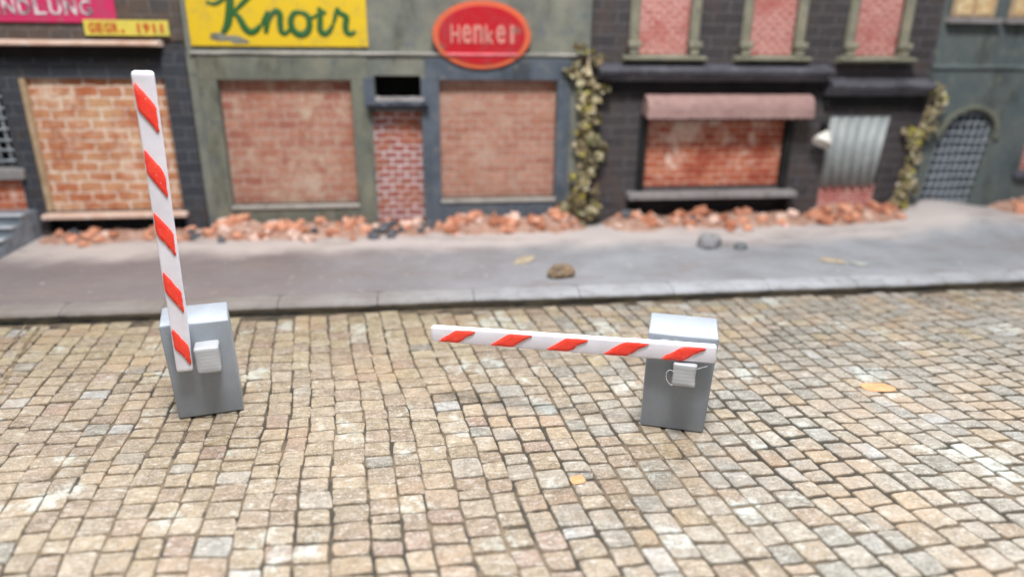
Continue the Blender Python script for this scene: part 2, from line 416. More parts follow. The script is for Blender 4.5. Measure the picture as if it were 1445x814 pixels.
# ------------------------------------------------------------------ barrier gates
CW, CD, CH = .75, .66, 1.24
STRIPE_L0, STRIPE_P, STRIPE_LEN, STRIPE_SH = .09, .686, .265, .25
def barrier(label, base, yaw, a, tip, w0, w1, y_front, tip_fwd, knob, seed, shear=0, lean=0, flare=0):
    random.seed(seed)
    root = empty('barrier_gate', base, yaw, label, 'barrier', 'striped barrier gates on the street')
    b = MB(); b.box(-CW/2, CW/2, -CD/2, CD/2, 0, CH, .024, 3)
    for v in b.bm.verts:
        v.co.x += .004*noise.noise(v.co*3+Vector((seed, 0, 0)))-shear*(v.co.y+CD/2)+lean*v.co.z/CH+flare*v.co.x*v.co.z/CH; v.co.z += .008*noise.noise(Vector((v.co.x*3, v.co.y*3, seed)))*(v.co.z > .5)
    b.build('cabinet', M['cab'], root, True)
    # boom: local frame l (from tip to base), w (across), t (thickness)
    A = Vector((a[0]-CW/2, y_front, a[1])); T = Vector((tip[0]-CW/2, y_front-tip_fwd, tip[1]))
    ldir = (A-T).normalized(); L = (A-T).length
    front = Vector((0, -1, 0)); front = (front-ldir*front.dot(ldir)).normalized()
    wdir = ldir.cross(front).normalized()
    if knob['flip']: wdir = -wdir
    th = .10
    def P(l, w, t):
        ww = w1+(w0-w1)*l/L
        return T+ldir*l+wdir*(w*ww)+front*t
    bo = MB(); bm = bo.bm; rings = []
    ls = [0, .004, .011, .022, .036]+[.06+(L-.12)*i/24 for i in range(25)]+[L-.036, L-.022, L-.011, L-.004, L]
    for l in ls:
        e = min(l, L-l); ins = .036*(1-math.sqrt(max(0, 1-(1-min(1, e/.036))**2)))
        ring = []
        wh = .5*(w1+(w0-w1)*l/L); hw, ht, cr = wh-ins, th/2-ins, .018-.25*ins
        for cx, cz, a0 in ((1, 1, 0), (-1, 1, 90), (-1, -1, 180), (1, -1, 270)):
            for k in range(4):
                an = R(a0+30*k)
                ww = cx*(hw-cr)+cr*math.cos(an); tt = cz*(ht-cr)+cr*math.sin(an)-th/2
                v = T+ldir*l+wdir*ww+front*tt
                v += Vector((0, .004*noise.noise(Vector((l*1.5, seed, 0))), 0))+wdir*.004*noise.noise(Vector((l*1.7, 5, seed)))
                ring.append(bm.verts.new(v))
        rings.append(ring)
    for i in range(len(rings)-1):
        for k in range(16): bm.faces.new((rings[i][k], rings[i][(k+1) % 16], rings[i+1][(k+1) % 16], rings[i+1][k]))
    bm.faces.new(rings[0]); bm.faces.new(rings[-1])
    boom = bo.build('boom', M['white'], root, True)
    for k in range(5):
        l0 = STRIPE_L0+k*STRIPE_P*(L-.09)/3.34+random.gauss(0, .008); ln = STRIPE_LEN*random.uniform(.94, 1.08); sh = STRIPE_SH*random.uniform(.92, 1.06)
        lo, hi = -.46+random.uniform(0, .03), .42+random.uniform(-.02, .03)
        raw = [(l0, lo+.05), (l0+.03, lo), (l0+ln*.6, lo), (l0+ln, lo), (l0+ln+sh*.5, (lo+hi)/2+.02), (l0+ln+sh, hi-.06), (l0+ln+sh-.02, hi), (l0+sh+ln*.5, hi), (l0+sh, hi), (l0+sh*.5, (lo+hi)/2+.02)]
        pts = []
        for i in range(len(raw)):
            p, q = Vector(raw[i]), Vector(raw[(i+1) % len(raw)])
            for f in (.15, .5, .85):
                s = p.lerp(q, f); pts.append(s+Vector((random.gauss(0, .004), random.gauss(0, .014))))
        cen = sum(pts, Vector((0, 0)))/len(pts)
        s = MB(); bm = s.bm; rings = []
        for scl, tt in ((1, -.012), (1, .006), (.93, .013), (.5, .014)):
            rings.append([bm.verts.new(P(cen.x+(p.x-cen.x)*scl, cen.y+(p.y-cen.y)*scl, tt)) for p in pts])
        n = len(pts)
        for r in range(3):
            for i in range(n): bm.faces.new((rings[r][i], rings[r][(i+1) % n], rings[r+1][(i+1) % n], rings[r+1][i]))
        bm.faces.new(rings[3])
        s.build('stripe', M['red'], boom, True)
    x0, x1, z0, z1, dep = knob['box']
    kb = MB()
    t = bmesh.new(); bmesh.ops.create_cube(t, size=1)
    bmesh.ops.subdivide_edges(t, edges=t.edges[:], cuts=5, use_grid_fill=True)
    for v in t.verts:
        p = v.co
        pin = 1-knob['pinch']*(1-(2*p.z)**2)*(abs(p.x) > .3)
        v.co = Vector(((x0+x1)/2-CW/2+p.x*(x1-x0)*pin, -CD/2-dep/2+.01+p.y*dep, (z0+z1)/2+p.z*(z1-z0)))
        v.co += .012*noise.noise_vector(v.co*5+Vector((seed, 2, 0)))
    sharp = [e for e in t.edges if len(e.link_faces) == 2 and e.calc_face_angle() > .9]
    bmesh.ops.bevel(t, geom=sharp, offset=.022, segments=2, profile=.5, affect='EDGES')
    kb.add(t)
    kb.build('hub_block', M['knob'], root, True)
    return root
rz = R(11)
def basepos(p0, yaw):
    c, s = math.cos(yaw), math.sin(yaw)
    return (p0[0]+c*CW/2-s*CD/2, p0[1]+s*CW/2+c*CD/2, .012)
bl = barrier('grey barrier post with its red and white striped boom raised upright', basepos((-3.06, 7.97), rz), rz,
             (.178, .69), (.252, 4.10), .182, .205, -CD/2-.155, .10, dict(flip=True, box=(.312, .578, .675, 1.0, .24), pinch=0), 1, .07, -.045, .02)
rz2 = math.atan2(-.27, .71)
br = barrier('grey barrier post with its red and white striped boom lowered across the street', basepos((2.55, 7.21), rz2), rz2,
             (.785, 1.105), (-2.63, .985), .21, .192, -CD/2-.155, 0, dict(flip=True, box=(.322, .588, .69, .975, .22), pinch=.07), 2, 0, .035, .07)
# strings of glue left on the posts
b = MB(); y = -CD/2-.19
b.tube([(p.x-CW/2, y-.02, p.y) for p in spline([(.335, .875), (.29, .89), (.255, .85), (.262, .77), (.30, .715), (.335, .70)], 8)], .0026, 6)
b.build('glue_thread', M['thread'], br, True)
b = MB()
b.tube([(p.x-CW/2, y+.03, p.y) for p in spline([(.56, .90), (.62, .93), (.70, .965)], 6)], .0025, 6)
b.build('glue_thread', M['thread'], br, True)
b = MB()
for cx, cz, rx, rz_, an in ((.24, 1.155, .10, .022, -.1), (.36, 1.165, .08, .016, -.25), (.17, 1.10, .03, .03, .2), (.45, 1.13, .05, .012, -.1)):
    t = bmesh.new(); bmesh.ops.create_icosphere(t, subdivisions=3, radius=1)
    for v in t.verts:
        v.co *= 1+.35*noise.noise(v.co*2+Vector((cx*9, 0, 0)))
        x, z = v.co.x*rx, v.co.z*rz_
        v.co = Vector((cx-CW/2+x*math.cos(an)-z*math.sin(an), -CD/2-.001+v.co.y*.010, cz+x*math.sin(an)+z*math.cos(an)))
    b.add(t)
b.build('glue_smear', M['glue'], br, True)

# ------------------------------------------------------------------ materials of the house fronts
M['brick_orange'] = bricks('orange_brick', rgb(190, 122, 88), rgb(206, 162, 126), rgb(232, 214, 198), .50, .225, .026, rgb(170, 92, 60), rgb(228, 204, 182), (.50, .68), .045)
M['brick_pink'] = bricks('faded_pink_brick', rgb(158, 102, 88), rgb(182, 136, 118), rgb(192, 166, 154), .42, .205, .018, rgb(168, 110, 86), rgb(190, 170, 152), (.50, .68), .04)
M['brick_pink2'] = bricks('faded_tan_brick', rgb(164, 112, 96), rgb(186, 142, 124), rgb(192, 166, 154), .38, .18, .016, rgb(174, 122, 100), rgb(180, 158, 146), (.50, .70), .04)
M['brick_white'] = bricks('whitewashed_brick', rgb(146, 74, 66), rgb(162, 96, 84), rgb(206, 190, 192), .34, .15, .030, rgb(170, 104, 74), rgb(210, 196, 198), (.58, .74), .035)
M['brick_red'] = bricks('red_brick', rgb(170, 84, 62), rgb(194, 116, 86), rgb(212, 168, 148), .44, .165, .018, rgb(150, 64, 46), rgb(230, 204, 188), (.50, .62), .04)
M['brick_rose'] = bricks('rose_brick', rgb(178, 98, 92), rgb(198, 132, 124), rgb(216, 186, 180), .24, .105, .015, rgb(178, 102, 96), rgb(216, 186, 176), (.6, .75))
M['wall_blue'] = bricks('blue_black_brick', rgb(58, 62, 70), rgb(70, 74, 82), rgb(104, 108, 114), .56, .255, .010, rgb(78, 70, 66), rgb(96, 96, 98), (.62, .78), .02, .75, .5)
M['wall_brown'] = bricks('brown_black_brick', rgb(92, 82, 76), rgb(78, 76, 76), rgb(116, 110, 106), .40, .30, .012, rgb(104, 86, 76), rgb(120, 114, 108), (.62, .78), .02, .75, .5)
M['wall_dark'] = bricks('dark_house_brick', rgb(64, 62, 66), rgb(76, 72, 74), rgb(112, 110, 114), .74, .25, .010, rgb(84, 74, 70), rgb(100, 96, 96), (.62, .8), .02, .72, .5)
M['plaster'] = mottled('grey_green_plaster', rgb(98, 102, 98), rgb(132, 132, 120), rgb(92, 100, 108), 1.1, .85, .5, 7, grime=.7)
M['plaster_blue'] = mottled('blue_grey_plaster', rgb(82, 92, 96), rgb(100, 106, 104), rgb(112, 118, 108), 1.2, .85, .5, 7, grime=.7)
M['frame_green'] = mottled('olive_grey_frame', rgb(94, 98, 92), rgb(124, 124, 110), rgb(82, 92, 98), 1.3, .8, .4, 6, grime=.7)
M['frame_blue'] = mottled('slate_blue_frame', rgb(72, 80, 92), rgb(92, 100, 110), rgb(110, 112, 110), 1.5, .75, .4, 6, grime=.7)
M['dark'] = mottled('trim_and_shade_black', rgb(22, 22, 24), rgb(38, 37, 37), None, 2, .85, .4, 6)  # black for dark fittings and for painted shade under shelf and cornices
M['cornice'] = mottled('dark_slate_cornice', rgb(62, 62, 70), rgb(92, 92, 100), rgb(112, 112, 120), 1.6, .55, .3, 6, .4)
M['sill_pale'] = mottled('pale_plank', rgb(196, 160, 140), rgb(218, 196, 182), rgb(226, 222, 220), 1.6, .7, .3, 8)
M['sill_grey'] = mottled('grey_sill', rgb(120, 116, 116), rgb(150, 146, 146), rgb(96, 92, 90), 1.8, .7, .4, 8)
M['stone_olive'] = mottled('olive_sandstone', rgb(118, 118, 104), rgb(146, 142, 124), rgb(96, 98, 92), 2, .75, .4, 8)
M['ledge'] = mottled('pale_ledge', rgb(150, 148, 142), rgb(182, 178, 172), rgb(120, 118, 114), 2, .7, .3, 8)
M['awning'] = mottled('dusty_mauve_awning', rgb(146, 116, 114), rgb(170, 140, 134), rgb(134, 112, 106), 2.2, .8, .3, 9)
M['shutter'] = mottled('zinc_sheet', rgb(132, 138, 140), rgb(160, 166, 166), rgb(132, 138, 134), 2.4, .5, .25, 9, .45)
M['iron'] = mottled('dull_iron', rgb(120, 128, 136), rgb(156, 162, 168), rgb(100, 98, 96), 4, .5, .3, 12, .5)
M['step'] = mottled('slate_steps', rgb(104, 112, 122), rgb(136, 144, 152), rgb(88, 92, 98), 2, .65, .4, 8)
M['hole'] = mottled('black_opening', rgb(10, 9, 10), rgb(18, 16, 16), None, 2, .95, 0)
M['lampwhite'] = mottled('white_enamel', rgb(216, 214, 204), rgb(232, 230, 224), None, 3, .35, .1, 8, .5)
M['glass_amber'] = mottled('amber_pane', rgb(190, 150, 96), rgb(226, 208, 168), rgb(112, 76, 50), 3.5, .25, .1, 6, .5)
M['wood'] = mottled('weathered_wood', rgb(150, 126, 100), rgb(182, 160, 132), None, 4, .7, .3, 10)

WY = 16.2   # plane of the house fronts
B0 = .12    # foot of the walls (just under the pavement surface)

def plane_part(name, x0, x1, z0, z1, y, m, parent, thick=.05):
    return MB().box(x0, x1, y, y+thick, z0, z1).build(name, m, parent)

def grille(x0, x1, z0, z1, y, dx, dz, r, parent, m, top=None, shear=0, n='grille'):
    b = MB()
    x = x0+dx*.5
    while x < x1:
        zt = top(x) if top else z1
        if zt > z0+.1:
            pts = [(x+shear*(z0+(zt-z0)*k/6), y+.012*math.sin(k+x*5), z0+(zt-z0)*k/6) for k in range(7)]
            b.tube(pts, r, 6)
        x += dx
    z = z0+dz*.5
    while z < z1:
        xs = [x0+(x1-x0)*k/24 for k in range(25)]
        xs = [q for q in xs if (not top or top(q) > z)]
        if len(xs) > 1: b.tube([(q+shear*z, y-.025+.012*math.sin(3*q+z*7), z+.01*math.sin(q*4+z*9)) for q in xs], r, 6)
        z += dz
    return b.build(n, m, parent, True)

# ---- house 1: dark brick shop front with bricked-up window (left)
h1 = empty('brick_house', (-7.6, WY, B0), 0, 'dark brick shop front with an orange bricked-up window under a pale shelf', 'house')
def rel(root):  # parts are modelled in world coordinates, then parented in place
    root_inv = Matrix.Translation(-root.location)
    for ch in root.children: ch.matrix_parent_inverse = root_inv
HX0, HX1 = -13.5, -4.82
holed_wall(HX0, HX1, B0, 6.0, WY, WY+.8, [(-8.17, -5.34, .72, 3.54, .25), (-10.0, -8.62, 1.74, 3.52, .35), (-8.3, -5.2, .2, .58, .4)]).build('wall', M['wall_blue'], h1)
MB().box(HX0, -4.83, WY-.03, WY+.1, 4.30, 5.997).build('upper_wall', M['wall_brown'], h1)
MB().box(-5.32, -4.84, WY-.09, WY+.1, B0, 4.0, .01).build('pillar', M['wall_blue'], h1)
MB().box(-8.56, -8.2, WY-.07, WY+.1, B0, 3.54, .02).build('pillar', M['wall_blue'], h1)
plane_part('brick_infill', -8.19, -5.32, .70, 3.56, WY+.10, M['brick_orange'], h1)
MB().box(-8.2, -8.09, WY-.02, WY+.15, .74, 3.54, .01).build('window_frame', M['wood'], h1)
MB().box(-8.24, -5.22, WY-.26, WY+.11, .60, .70, .02).build('sill', M['sill_pale'], h1)
MB().profile([(WY+.02, 4.185), (WY-.34, 4.19), (WY-.38, 4.22), (WY-.37, 4.27), (WY-.02, 4.30)], HX0, -5.24, 12, .006).build('shelf', M['sill_pale'], h1)
MB().box(HX0, -5.27, WY-.10, WY+.05, 3.95, 4.185, .01).build('shelf_shade', M['dark'], h1)  # dark strip painting the shadow that the shelf throws below it
plane_part('dark_opening', -10.0, -8.62, 1.74, 3.52, WY+.30, M['hole'], h1, .03)
grille(-10.0, -8.6, 1.74, 3.52, WY+.02, .2, .22, .028, h1, M['iron'])
MB().box(-10.1, -8.42, WY-.22, WY+.05, 1.48, 1.72, .04, 3, None, .02).build('sill', M['sill_grey'], h1)
plane_part('brick_panel', -10.0, -8.52, .2, 1.47, WY-.045, M['brick_red'], h1)
# ---- steps
st = empty('door_steps', (-9.2, 15.3, .19), 0, 'grey ribbed steps at the foot of the dark brick shop front', 'steps')
prof = []
zs = [.15, .34, .48, .62, .76]
pr = [(16.15, .12)]
ys = [14.2, 14.62, 15.04, 15.46]
b = MB()
pts = [(16.12, .12), (14.2, .12)]
for k, yy in enumerate(ys):
    pts += [(yy, .20+.15*(k+1)), (yy+.42, .20+.15*(k+1))]
pts[-1] = (16.12, .80)
b.profile(pts, -10.6, -8.38, 8, .006)
b.build('flight', M['step'], st)
b = MB()
for k, yy in enumerate(ys): b.box(-10.6, -8.35, yy-.05, yy+.12, .20+.15*(k+1)+.002, .20+.15*(k+1)+.05, .015)  # paler strip along each step edge
b.build('nosing', mottled('pale_nosing', rgb(160, 166, 174), rgb(190, 194, 200), rgb(120, 124, 130), 3, .6, .3, 8), st)
rel(st)

# ---- house 2: grey-green plaster shop
h2 = empty('plaster_house', (-.5, WY, B0), 0, 'grey-green plaster shop with two bricked-up windows beside a narrow bricked doorway', 'house')
X0, X1 = -4.815, 3.86
holes = [(-4.25, -1.46, .80, 3.53, .3), (-1.04, .05, .1, 2.86, .3), (-.96, .04, 3.14, 3.62, .45), (.45, 3.11, .86, 3.53, .3)]
holed_wall(X0, X1, B0, 4.06, WY-.06, WY+.8, holes).build('wall', M['plaster'], h2)
MB().box(X0, X1, WY+.02, WY+.8, 4.062, 6.0).build('upper_wall', M['plaster'], h2)
MB().profile([(WY+.05, 4.04), (WY-.12, 4.045), (WY-.13, 4.075), (WY-.02, 4.10), (WY+.05, 4.10)], X0+.1, X1-.05, 16, .006).build('ledge', M['ledge'], h2)
# window frames
def surround(x0, x1, z0, z1, w, mt, yy, zb):
    b = MB()
    b.box(x0-w, x0, yy, yy+.1, zb, z1, .012); b.box(x1, x1+w, yy, yy+.1, zb, z1, .012)
    b.box(x0-w, x1+w, yy-.003, yy+.1, z1, z1+.46, .012); b.box(x0, x1, yy-.003, yy+.1, zb, z0-.09, .012)
    return b.build('window_frame', mt, h2)
f1 = surround(-4.25, -1.46, .80, 3.53, .36, M['frame_green'], WY-.11, B0)
f2 = surround(.45, 3.11, .86, 3.53, .30, M['frame_blue'], WY-.112, B0)
plane_part('brick_infill', -4.28, -1.43, .78, 3.56, WY+.10, M['brick_pink'], h2)
plane_part('brick_infill', .42, 3.14, .84, 3.56, WY+.10, M['brick_pink2'], h2)
MB().box(-4.26, -1.44, WY-.16, WY+.1, .72, .80, .015).build('sill', M['ledge'], h2)
MB().box(.43, 3.13, WY-.16, WY+.1, .78, .86, .015).build('sill', M['ledge'], h2)
plane_part('brick_infill', -1.06, .07, .1, 2.87, WY+.06, M['brick_white'], h2)
b = MB(); b.box(-1.08, -.98, WY-.13, WY+.05, 2.84, 3.60, .012); b.box(.045, .16, WY-.14, WY+.05, .12, 3.60, .012); b.box(-1.2, -.965, WY-.118, WY+.04, 2.95, 3.58, .01)
b.build('door_frame', M['frame_blue'], h2)
plane_part('transom_opening', -.97, .05, 3.13, 3.63, WY+.36, M['hole'], h2, .03)
b = MB()
b.profile([(WY+.02, 2.86), (WY-.22, 2.93), (WY-.34, 3.02), (WY-.32, 3.10), (WY-.05, 3.14), (WY+.02, 3.14)], -1.12, .20, 14, .018)
b.build('door_hood', mottled('dark_hood', rgb(54, 60, 72), rgb(80, 88, 100), rgb(40, 42, 48), 2, .6, .4, 7), h2, False)
b = MB(); b.profile([(WY-.06, 3.12), (WY-.31, 3.09), (WY-.30, 3.125), (WY-.06, 3.18)], -.95, .12, 16, .014)
b.build('crumbled_mortar', M['sill_grey'], h2)

# ---- house 3: dark brick house with awning
h3 = empty('dark_brick_house', (8, WY, B0), 0, 'blackish brick house with cornices and pink awning over a wide bricked window', 'house')
X0, X1 = 3.88, 12.28
UW = [(4.93, 6.12), (7.56, 8.66), (10.12, 11.28)]
holes = [(5.3, 8.76, 1.05, 2.75, .25), (4.95, 9.1, .16, .74, .4), (9.88, 11.38, .16, 2.72, .2)]+[(a, b_, 4.06, 5.8, .2) for a, b_ in UW]
holed_wall(X0, X1, B0, 6.0, WY, WY+.8, holes).build('wall', M['wall_dark'], h3)
plane_part('brick_infill', 5.28, 8.78, 1.03, 2.77, WY+.08, M['brick_red'], h3)
b = MB(); b.box(5.12, 5.30, WY-.08, WY+.09, 1.0, 2.78, .012); b.box(8.76, 8.94, WY-.08, WY+.09, 1.0, 2.78, .012); b.box(5.12, 8.94, WY-.083, WY+.09, 2.62, 2.80, .012)
b.build('window_frame', M['dark'], h3)
MB().box(4.88, 9.14, WY-.34, WY+.06, .80, .95, .025).build('sill', M['sill_grey'], h3)
def cornice(x0, x1, z):
    MB().profile([(WY+.02, z-.20), (WY-.18, z-.18), (WY-.30, z-.02), (WY-.46, z+.0), (WY-.48, z+.07), (WY-.44, z+.10), (WY-.03, z+.20), (WY+.02, z+.20)], x0, x1, 14, .006).build('cornice', M['cornice'], h3)
    MB().box(x0+.06, x1-.06, WY-.12, WY+.05, z-.44, z-.19, .012).build('cornice_shade', M['dark'], h3)  # dark band painting the shadow under the cornice
cornice(4.0, 9.52, 3.70); cornice(9.56, 12.2, 3.38)
# awning
b = MB()
pf = []
for k in range(9):
    a = math.pi*(.02+.48*k/8)
    pf.append((WY-.02-.44*math.sin(a)**.7, 2.76+.47*math.cos(a)**.6))
pf += [(WY-.46, 2.72), (WY-.40, 2.72), (WY-.02, 2.78)]
b.profile(pf, 5.15, 9.18, 30, .005)
aw = b.build('awning', M['awning'], h3, False)
b = MB()
k = 0
x = 5.16
while x < 9.1:
    pts = [(x+.009, 2.725)]+[(x+.009+.182*i/8, 2.72-.045*math.sin(math.pi*i/8)-.01) for i in range(9)]+[(x+.191, 2.725)]
    b.prism(pts, WY-.455, WY-.43); x += .2
b.build('scalloped_edge', mottled('dark_fringe', rgb(70, 52, 50), rgb(96, 74, 70), None, 3, .85, .2), aw)
# upper windows
for (xa, xb) in UW:
    w = MB(); w.prism([(xa-.20, 4.05), (xb+.20, 4.05), (xb+.20, 5.86), (xb, 5.86), (xb, 4.10), (xa, 4.10), (xa, 5.86), (xa-.20, 5.86)], WY-.04, WY+.1)
    fr = w.build('window', M['stone_olive'], h3)
    for q, s in ((xa, -1), (xb, 1)):
        c0 = q+s*.11
        w = MB(); w.box(c0-.105, c0+.105, WY-.10, WY-.041, 4.06, 5.84, .012)
        w.tube([(c0, WY-.11, 4.38), (c0, WY-.11, 5.82)], .065, 12)
        w.build('pilaster', M['stone_olive'], fr)
    for q, s in ((xa, -1), (xb, 1)):
        c0 = q+s*.11
        cp = MB()
        cp.box(c0-.15, c0+.15, WY-.24, WY-.08, 4.24, 4.38, .03, 3); cp.box(c0-.10, c0+.10, WY-.20, WY-.07, 4.07, 4.245, .02)
        cp.build('pilaster_base', M['stone_olive'], fr)
    plane_part('brick_infill', xa-.02, xb+.02, 4.04, 5.82, WY+.06, M['brick_rose'], fr)
    MB().profile([(WY+.05, 3.93), (WY-.18, 3.94), (WY-.30, 4.0), (WY-.30, 4.04), (WY-.05, 4.075), (WY+.05, 4.075)], xa-.36, xb+.38, 6, .004).build('sill', M['stone_olive'], fr)
# lamp on the wall
lampt = empty('wall_lamp', (9.6, WY, 2.2), 0, 'white enamel shade lamp on the dark wall left of the zinc door sheet', 'lamp')
b = MB(); n = 20; prev = None
axis = Matrix.Translation((9.62, WY-.30, 2.22)) @ Matrix.Rotation(R(30), 4, 'Y') @ Matrix.Rotation(R(-14), 4, 'X')
prof = [(.05, .20), (.07, .15), (.13, .08), (.20, -.03), (.245, -.14), (.235, -.14), (.18, -.03), (.11, .06), (.02, .13)]
rings = [[b.bm.verts.new(axis @ Vector((r*math.cos(2*math.pi*k/n), r*math.sin(2*math.pi*k/n), z))) for k in range(n)] for r, z in prof]
for i in range(len(rings)-1):
    for k in range(n): b.bm.faces.new((rings[i][k], rings[i][(k+1) % n], rings[i+1][(k+1) % n], rings[i+1][k]))
b.bm.faces.new(rings[0]); b.bm.faces.new(rings[-1])
b.build('lamp_shade', M['lampwhite'], lampt, True)
b = MB(); b.tube([(9.72, WY+.0, 2.46), (9.72, WY-.14, 2.50), (9.71, WY-.26, 2.44), (9.69, WY-.29, 2.36)], .03, 8); b.box(9.64, 9.80, WY-.03, WY+.01, 2.36, 2.56, .01)
b.build('bracket', M['dark'], lampt, True); rel(lampt)
# corrugated sheet in the door
b = MB(); bm = b.bm; L = []
n = 70
for i in range(n+1):
    u = i/n; x = 9.90+1.50*u
    wv = .045*math.cos(u*2*math.pi*5.5)
    L.append([bm.verts.new((x-.0*u, WY-.02+wv, 2.70)), bm.verts.new((9.88+1.36*u, WY-.06+wv, 1.0)), bm.verts.new((9.88+1.36*u, WY-.03+wv, 1.0)), bm.verts.new((x, WY+.01+wv, 2.70))])
for i in range(n):
    for k in range(4): bm.faces.new((L[i][k], L[i+1][k], L[i+1][(k+1) % 4], L[i][(k+1) % 4]))
bm.faces.new(L[0]); bm.faces.new(L[-1])
tag(b.build('corrugated_sheet', M['shutter'], None, True), 'pale corrugated zinc sheet closing the doorway under the small cornice', 'metal sheet')
plane_part('brick_infill', 9.86, 11.40, .1, 1.02, WY+.02, M['brick_rose'], h3)

# ---- house 4: blue-grey plaster house with arched gate (right)
h4 = empty('rendered_house', (15, WY, B0), 0, 'blue-grey rendered house with an arched wire gate and amber upper windows', 'house')
X0, X1 = 12.29, 20
SH = .105
hx0, hx1 = 12.60, 14.08
AC, AR, AZ = (hx0+hx1)/2, (hx1-hx0)/2, 2.15
holed_wall(X0, X1, B0, 3.84, WY-.02, WY+.8, [(hx0-.1, hx1+.45, .14, 2.98, .45), (15.3, 17.2, 1.32, 3.0, .25)]).build('wall', M['plaster_blue'], h4)
MB().box(X0, X1, WY+.05, WY+.8, 3.842, 6.0).build('upper_wall', M['plaster_blue'], h4)
MB().profile([(WY+.06, 3.80), (WY-.06, 3.805), (WY-.07, 3.85), (WY+.06, 3.92)], X0, X1, 20, .006).build('string_course', M['plaster_blue'], h4)
# arch face plate fills the opening around the arch
b = MB()
def sx(x, z): return (x+SH*z, z)
arc = [sx(AC+AR*math.cos(math.pi*k/20), AZ+AR*.95*math.sin(math.pi*k/20)) for k in range(21)]
outer_r, outer_l = hx1+.46, hx0-.11
poly_r = [sx(hx1, .13), (outer_r, .13), (outer_r, 2.99)]+[(AC+SH*2.8, 2.99)]+arc[10::-1]
poly_l = [(AC+SH*2.8, 2.99), (outer_l, 2.99), (outer_l, .13)]+([sx(hx0, .13)] if hx0+SH*.13 > outer_l else [])+arc[:9:-1]
b.prism(poly_r, WY-.022, WY+.3); b.prism(poly_l, WY-.024, WY+.3)
b.build('arch_surround', M['plaster_blue'], h4)
b = MB(); n = 24; pin = [sx(AC+(AR+.0)*math.cos(math.pi*k/n), AZ+AR*.95*math.sin(math.pi*k/n)) for k in range(n+1)]
pout = [sx(AC+(AR+.12)*math.cos(math.pi*k/n), AZ+(AR*.95+.12)*math.sin(math.pi*k/n)) for k in range(n+1)]
b.prism(pin+pout[::-1], WY-.12, WY+.02, .02)
b.build('arch_moulding', mottled('dull_moulding', rgb(92, 98, 92), rgb(124, 122, 104), rgb(80, 88, 90), 2, .8, .4, 8), h4)
gt = MB().box(hx0-.1, hx1+.45, WY+.26, WY+.34, .14, 2.96).build('gate', mottled('gate_slate_paint', rgb(58, 66, 74), rgb(74, 82, 90), None, 2, .8, .3), h4)  # dark slate backing behind the wire mesh
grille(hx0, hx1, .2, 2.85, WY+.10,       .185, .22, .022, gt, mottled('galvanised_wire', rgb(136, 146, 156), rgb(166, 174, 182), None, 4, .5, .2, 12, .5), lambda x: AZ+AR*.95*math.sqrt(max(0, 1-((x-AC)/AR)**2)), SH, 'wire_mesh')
for k, xa in enumerate((12.52, 14.02, 15.52)):
    w = MB(); w.box(xa, xa+.09, WY-.01, WY+.1, 4.98, 5.8, .01); w.box(xa+1.02, xa+1.11, WY-.01, WY+.1, 4.98, 5.8, .01); w.box(xa+.09, xa+1.02, WY+.0, WY+.1, 4.98, 5.07, .01); w.box(xa+.52, xa+.59, WY+.0, WY+.1, 5.07, 5.8, .01)
    fr = w.build('window', M['wood'], h4)
    plane_part('pane', xa+.05, xa+1.06, 5.0, 5.79, WY+.03, M['glass_amber'], fr, .015)
    MB().box(xa-.12, xa+1.22, WY-.16, WY+.08, 4.84, 4.96, .02).build('sill', M['sill_grey'], fr)
plane_part('brick_infill', 15.28, 17.22, 1.3, 3.02, WY+.08, M['brick_rose'], h4)
MB().box(15.12, 17.4, WY-.2, WY+.1, 1.16, 1.31, .02).build('sill', M['cornice'], h4)
for h in (h1, h2, h3, h4): rel(h)

# ------------------------------------------------------------------ signs
def ink(name, c, rough=.7):
    m = NT(name, rough, .3)
    cc = m.mix(m.step(m.noise(2.6, 7, .75), .46, .70, 0, .6), c, tuple(x*.5+.06 for x in c[:3])+(1,))
    cc = m.mix(m.step(m.noise(1.4, 7, .8), .58, .68, 0, .65), cc, (.17, .16, .13, 1))
    m.bump(m.noise(9, 4, .7), .25, .02)
    return m.color(cc)
def text_mesh(txt, size, depth):
    cu = bpy.data.curves.new('t', 'FONT'); cu.body = txt; cu.size = size; cu.extrude = depth; cu.offset = size*.018
    o = bpy.data.objects.new('t', cu); col.objects.link(o)
    bpy.context.view_layer.update()
    me = bpy.data.meshes.new_from_object(o.evaluated_get(bpy.context.evaluated_depsgraph_get()))
    bpy.data.objects.remove(o)
    xs = [v.co.x for v in me.vertices]; ys = [v.co.y for v in me.vertices]
    return me, min(xs), max(xs), min(ys), max(ys)
def letters(txt, x0, x1, z0, z1, y, m, parent, pitch=None):
    """one lettering mesh: each glyph scaled into its own cell between x0 and x1"""
    b = MB(); n = len(txt); w = (x1-x0)/n
    for k, ch in enumerate(txt):
        if ch == ' ': continue
        me, a, b_, c, d = text_mesh(ch, 1, .02)
        wide = w*.80
        for v in me.vertices:
            if ch == '.': p = Vector((x0+k*w+.02+.06*(v.co.x-a)/(b_-a), y-v.co.z*.5, z0+.06*(v.co.y-c)/(d-c)))
            else:
                ww = wide*.42 if ch in '1lI' else wide
                p = Vector((x0+k*w+(wide-ww)/2+ww*(v.co.x-a)/(b_-a), y-v.co.z*.5, z0+(z1-z0)*(v.co.y-c)/(d-c)))
            v.co = p
        b.bm.from_mesh(me); bpy.data.meshes.remove(me)
    return b.build('lettering', m, parent)
SY = WY-.03
s1 = empty('shop_sign', (-7.6, SY, 4.62), 0, 'magenta shop sign with worn white capitals on the dark brick shop', 'sign')
MB().box(-10.2, -6.06, SY-.05, SY-.002, 4.63, 5.5, .008).build('board', ink('magenta_paint', rgb(196, 46, 96)), s1)
m = NT('worn_white', .7, .3)
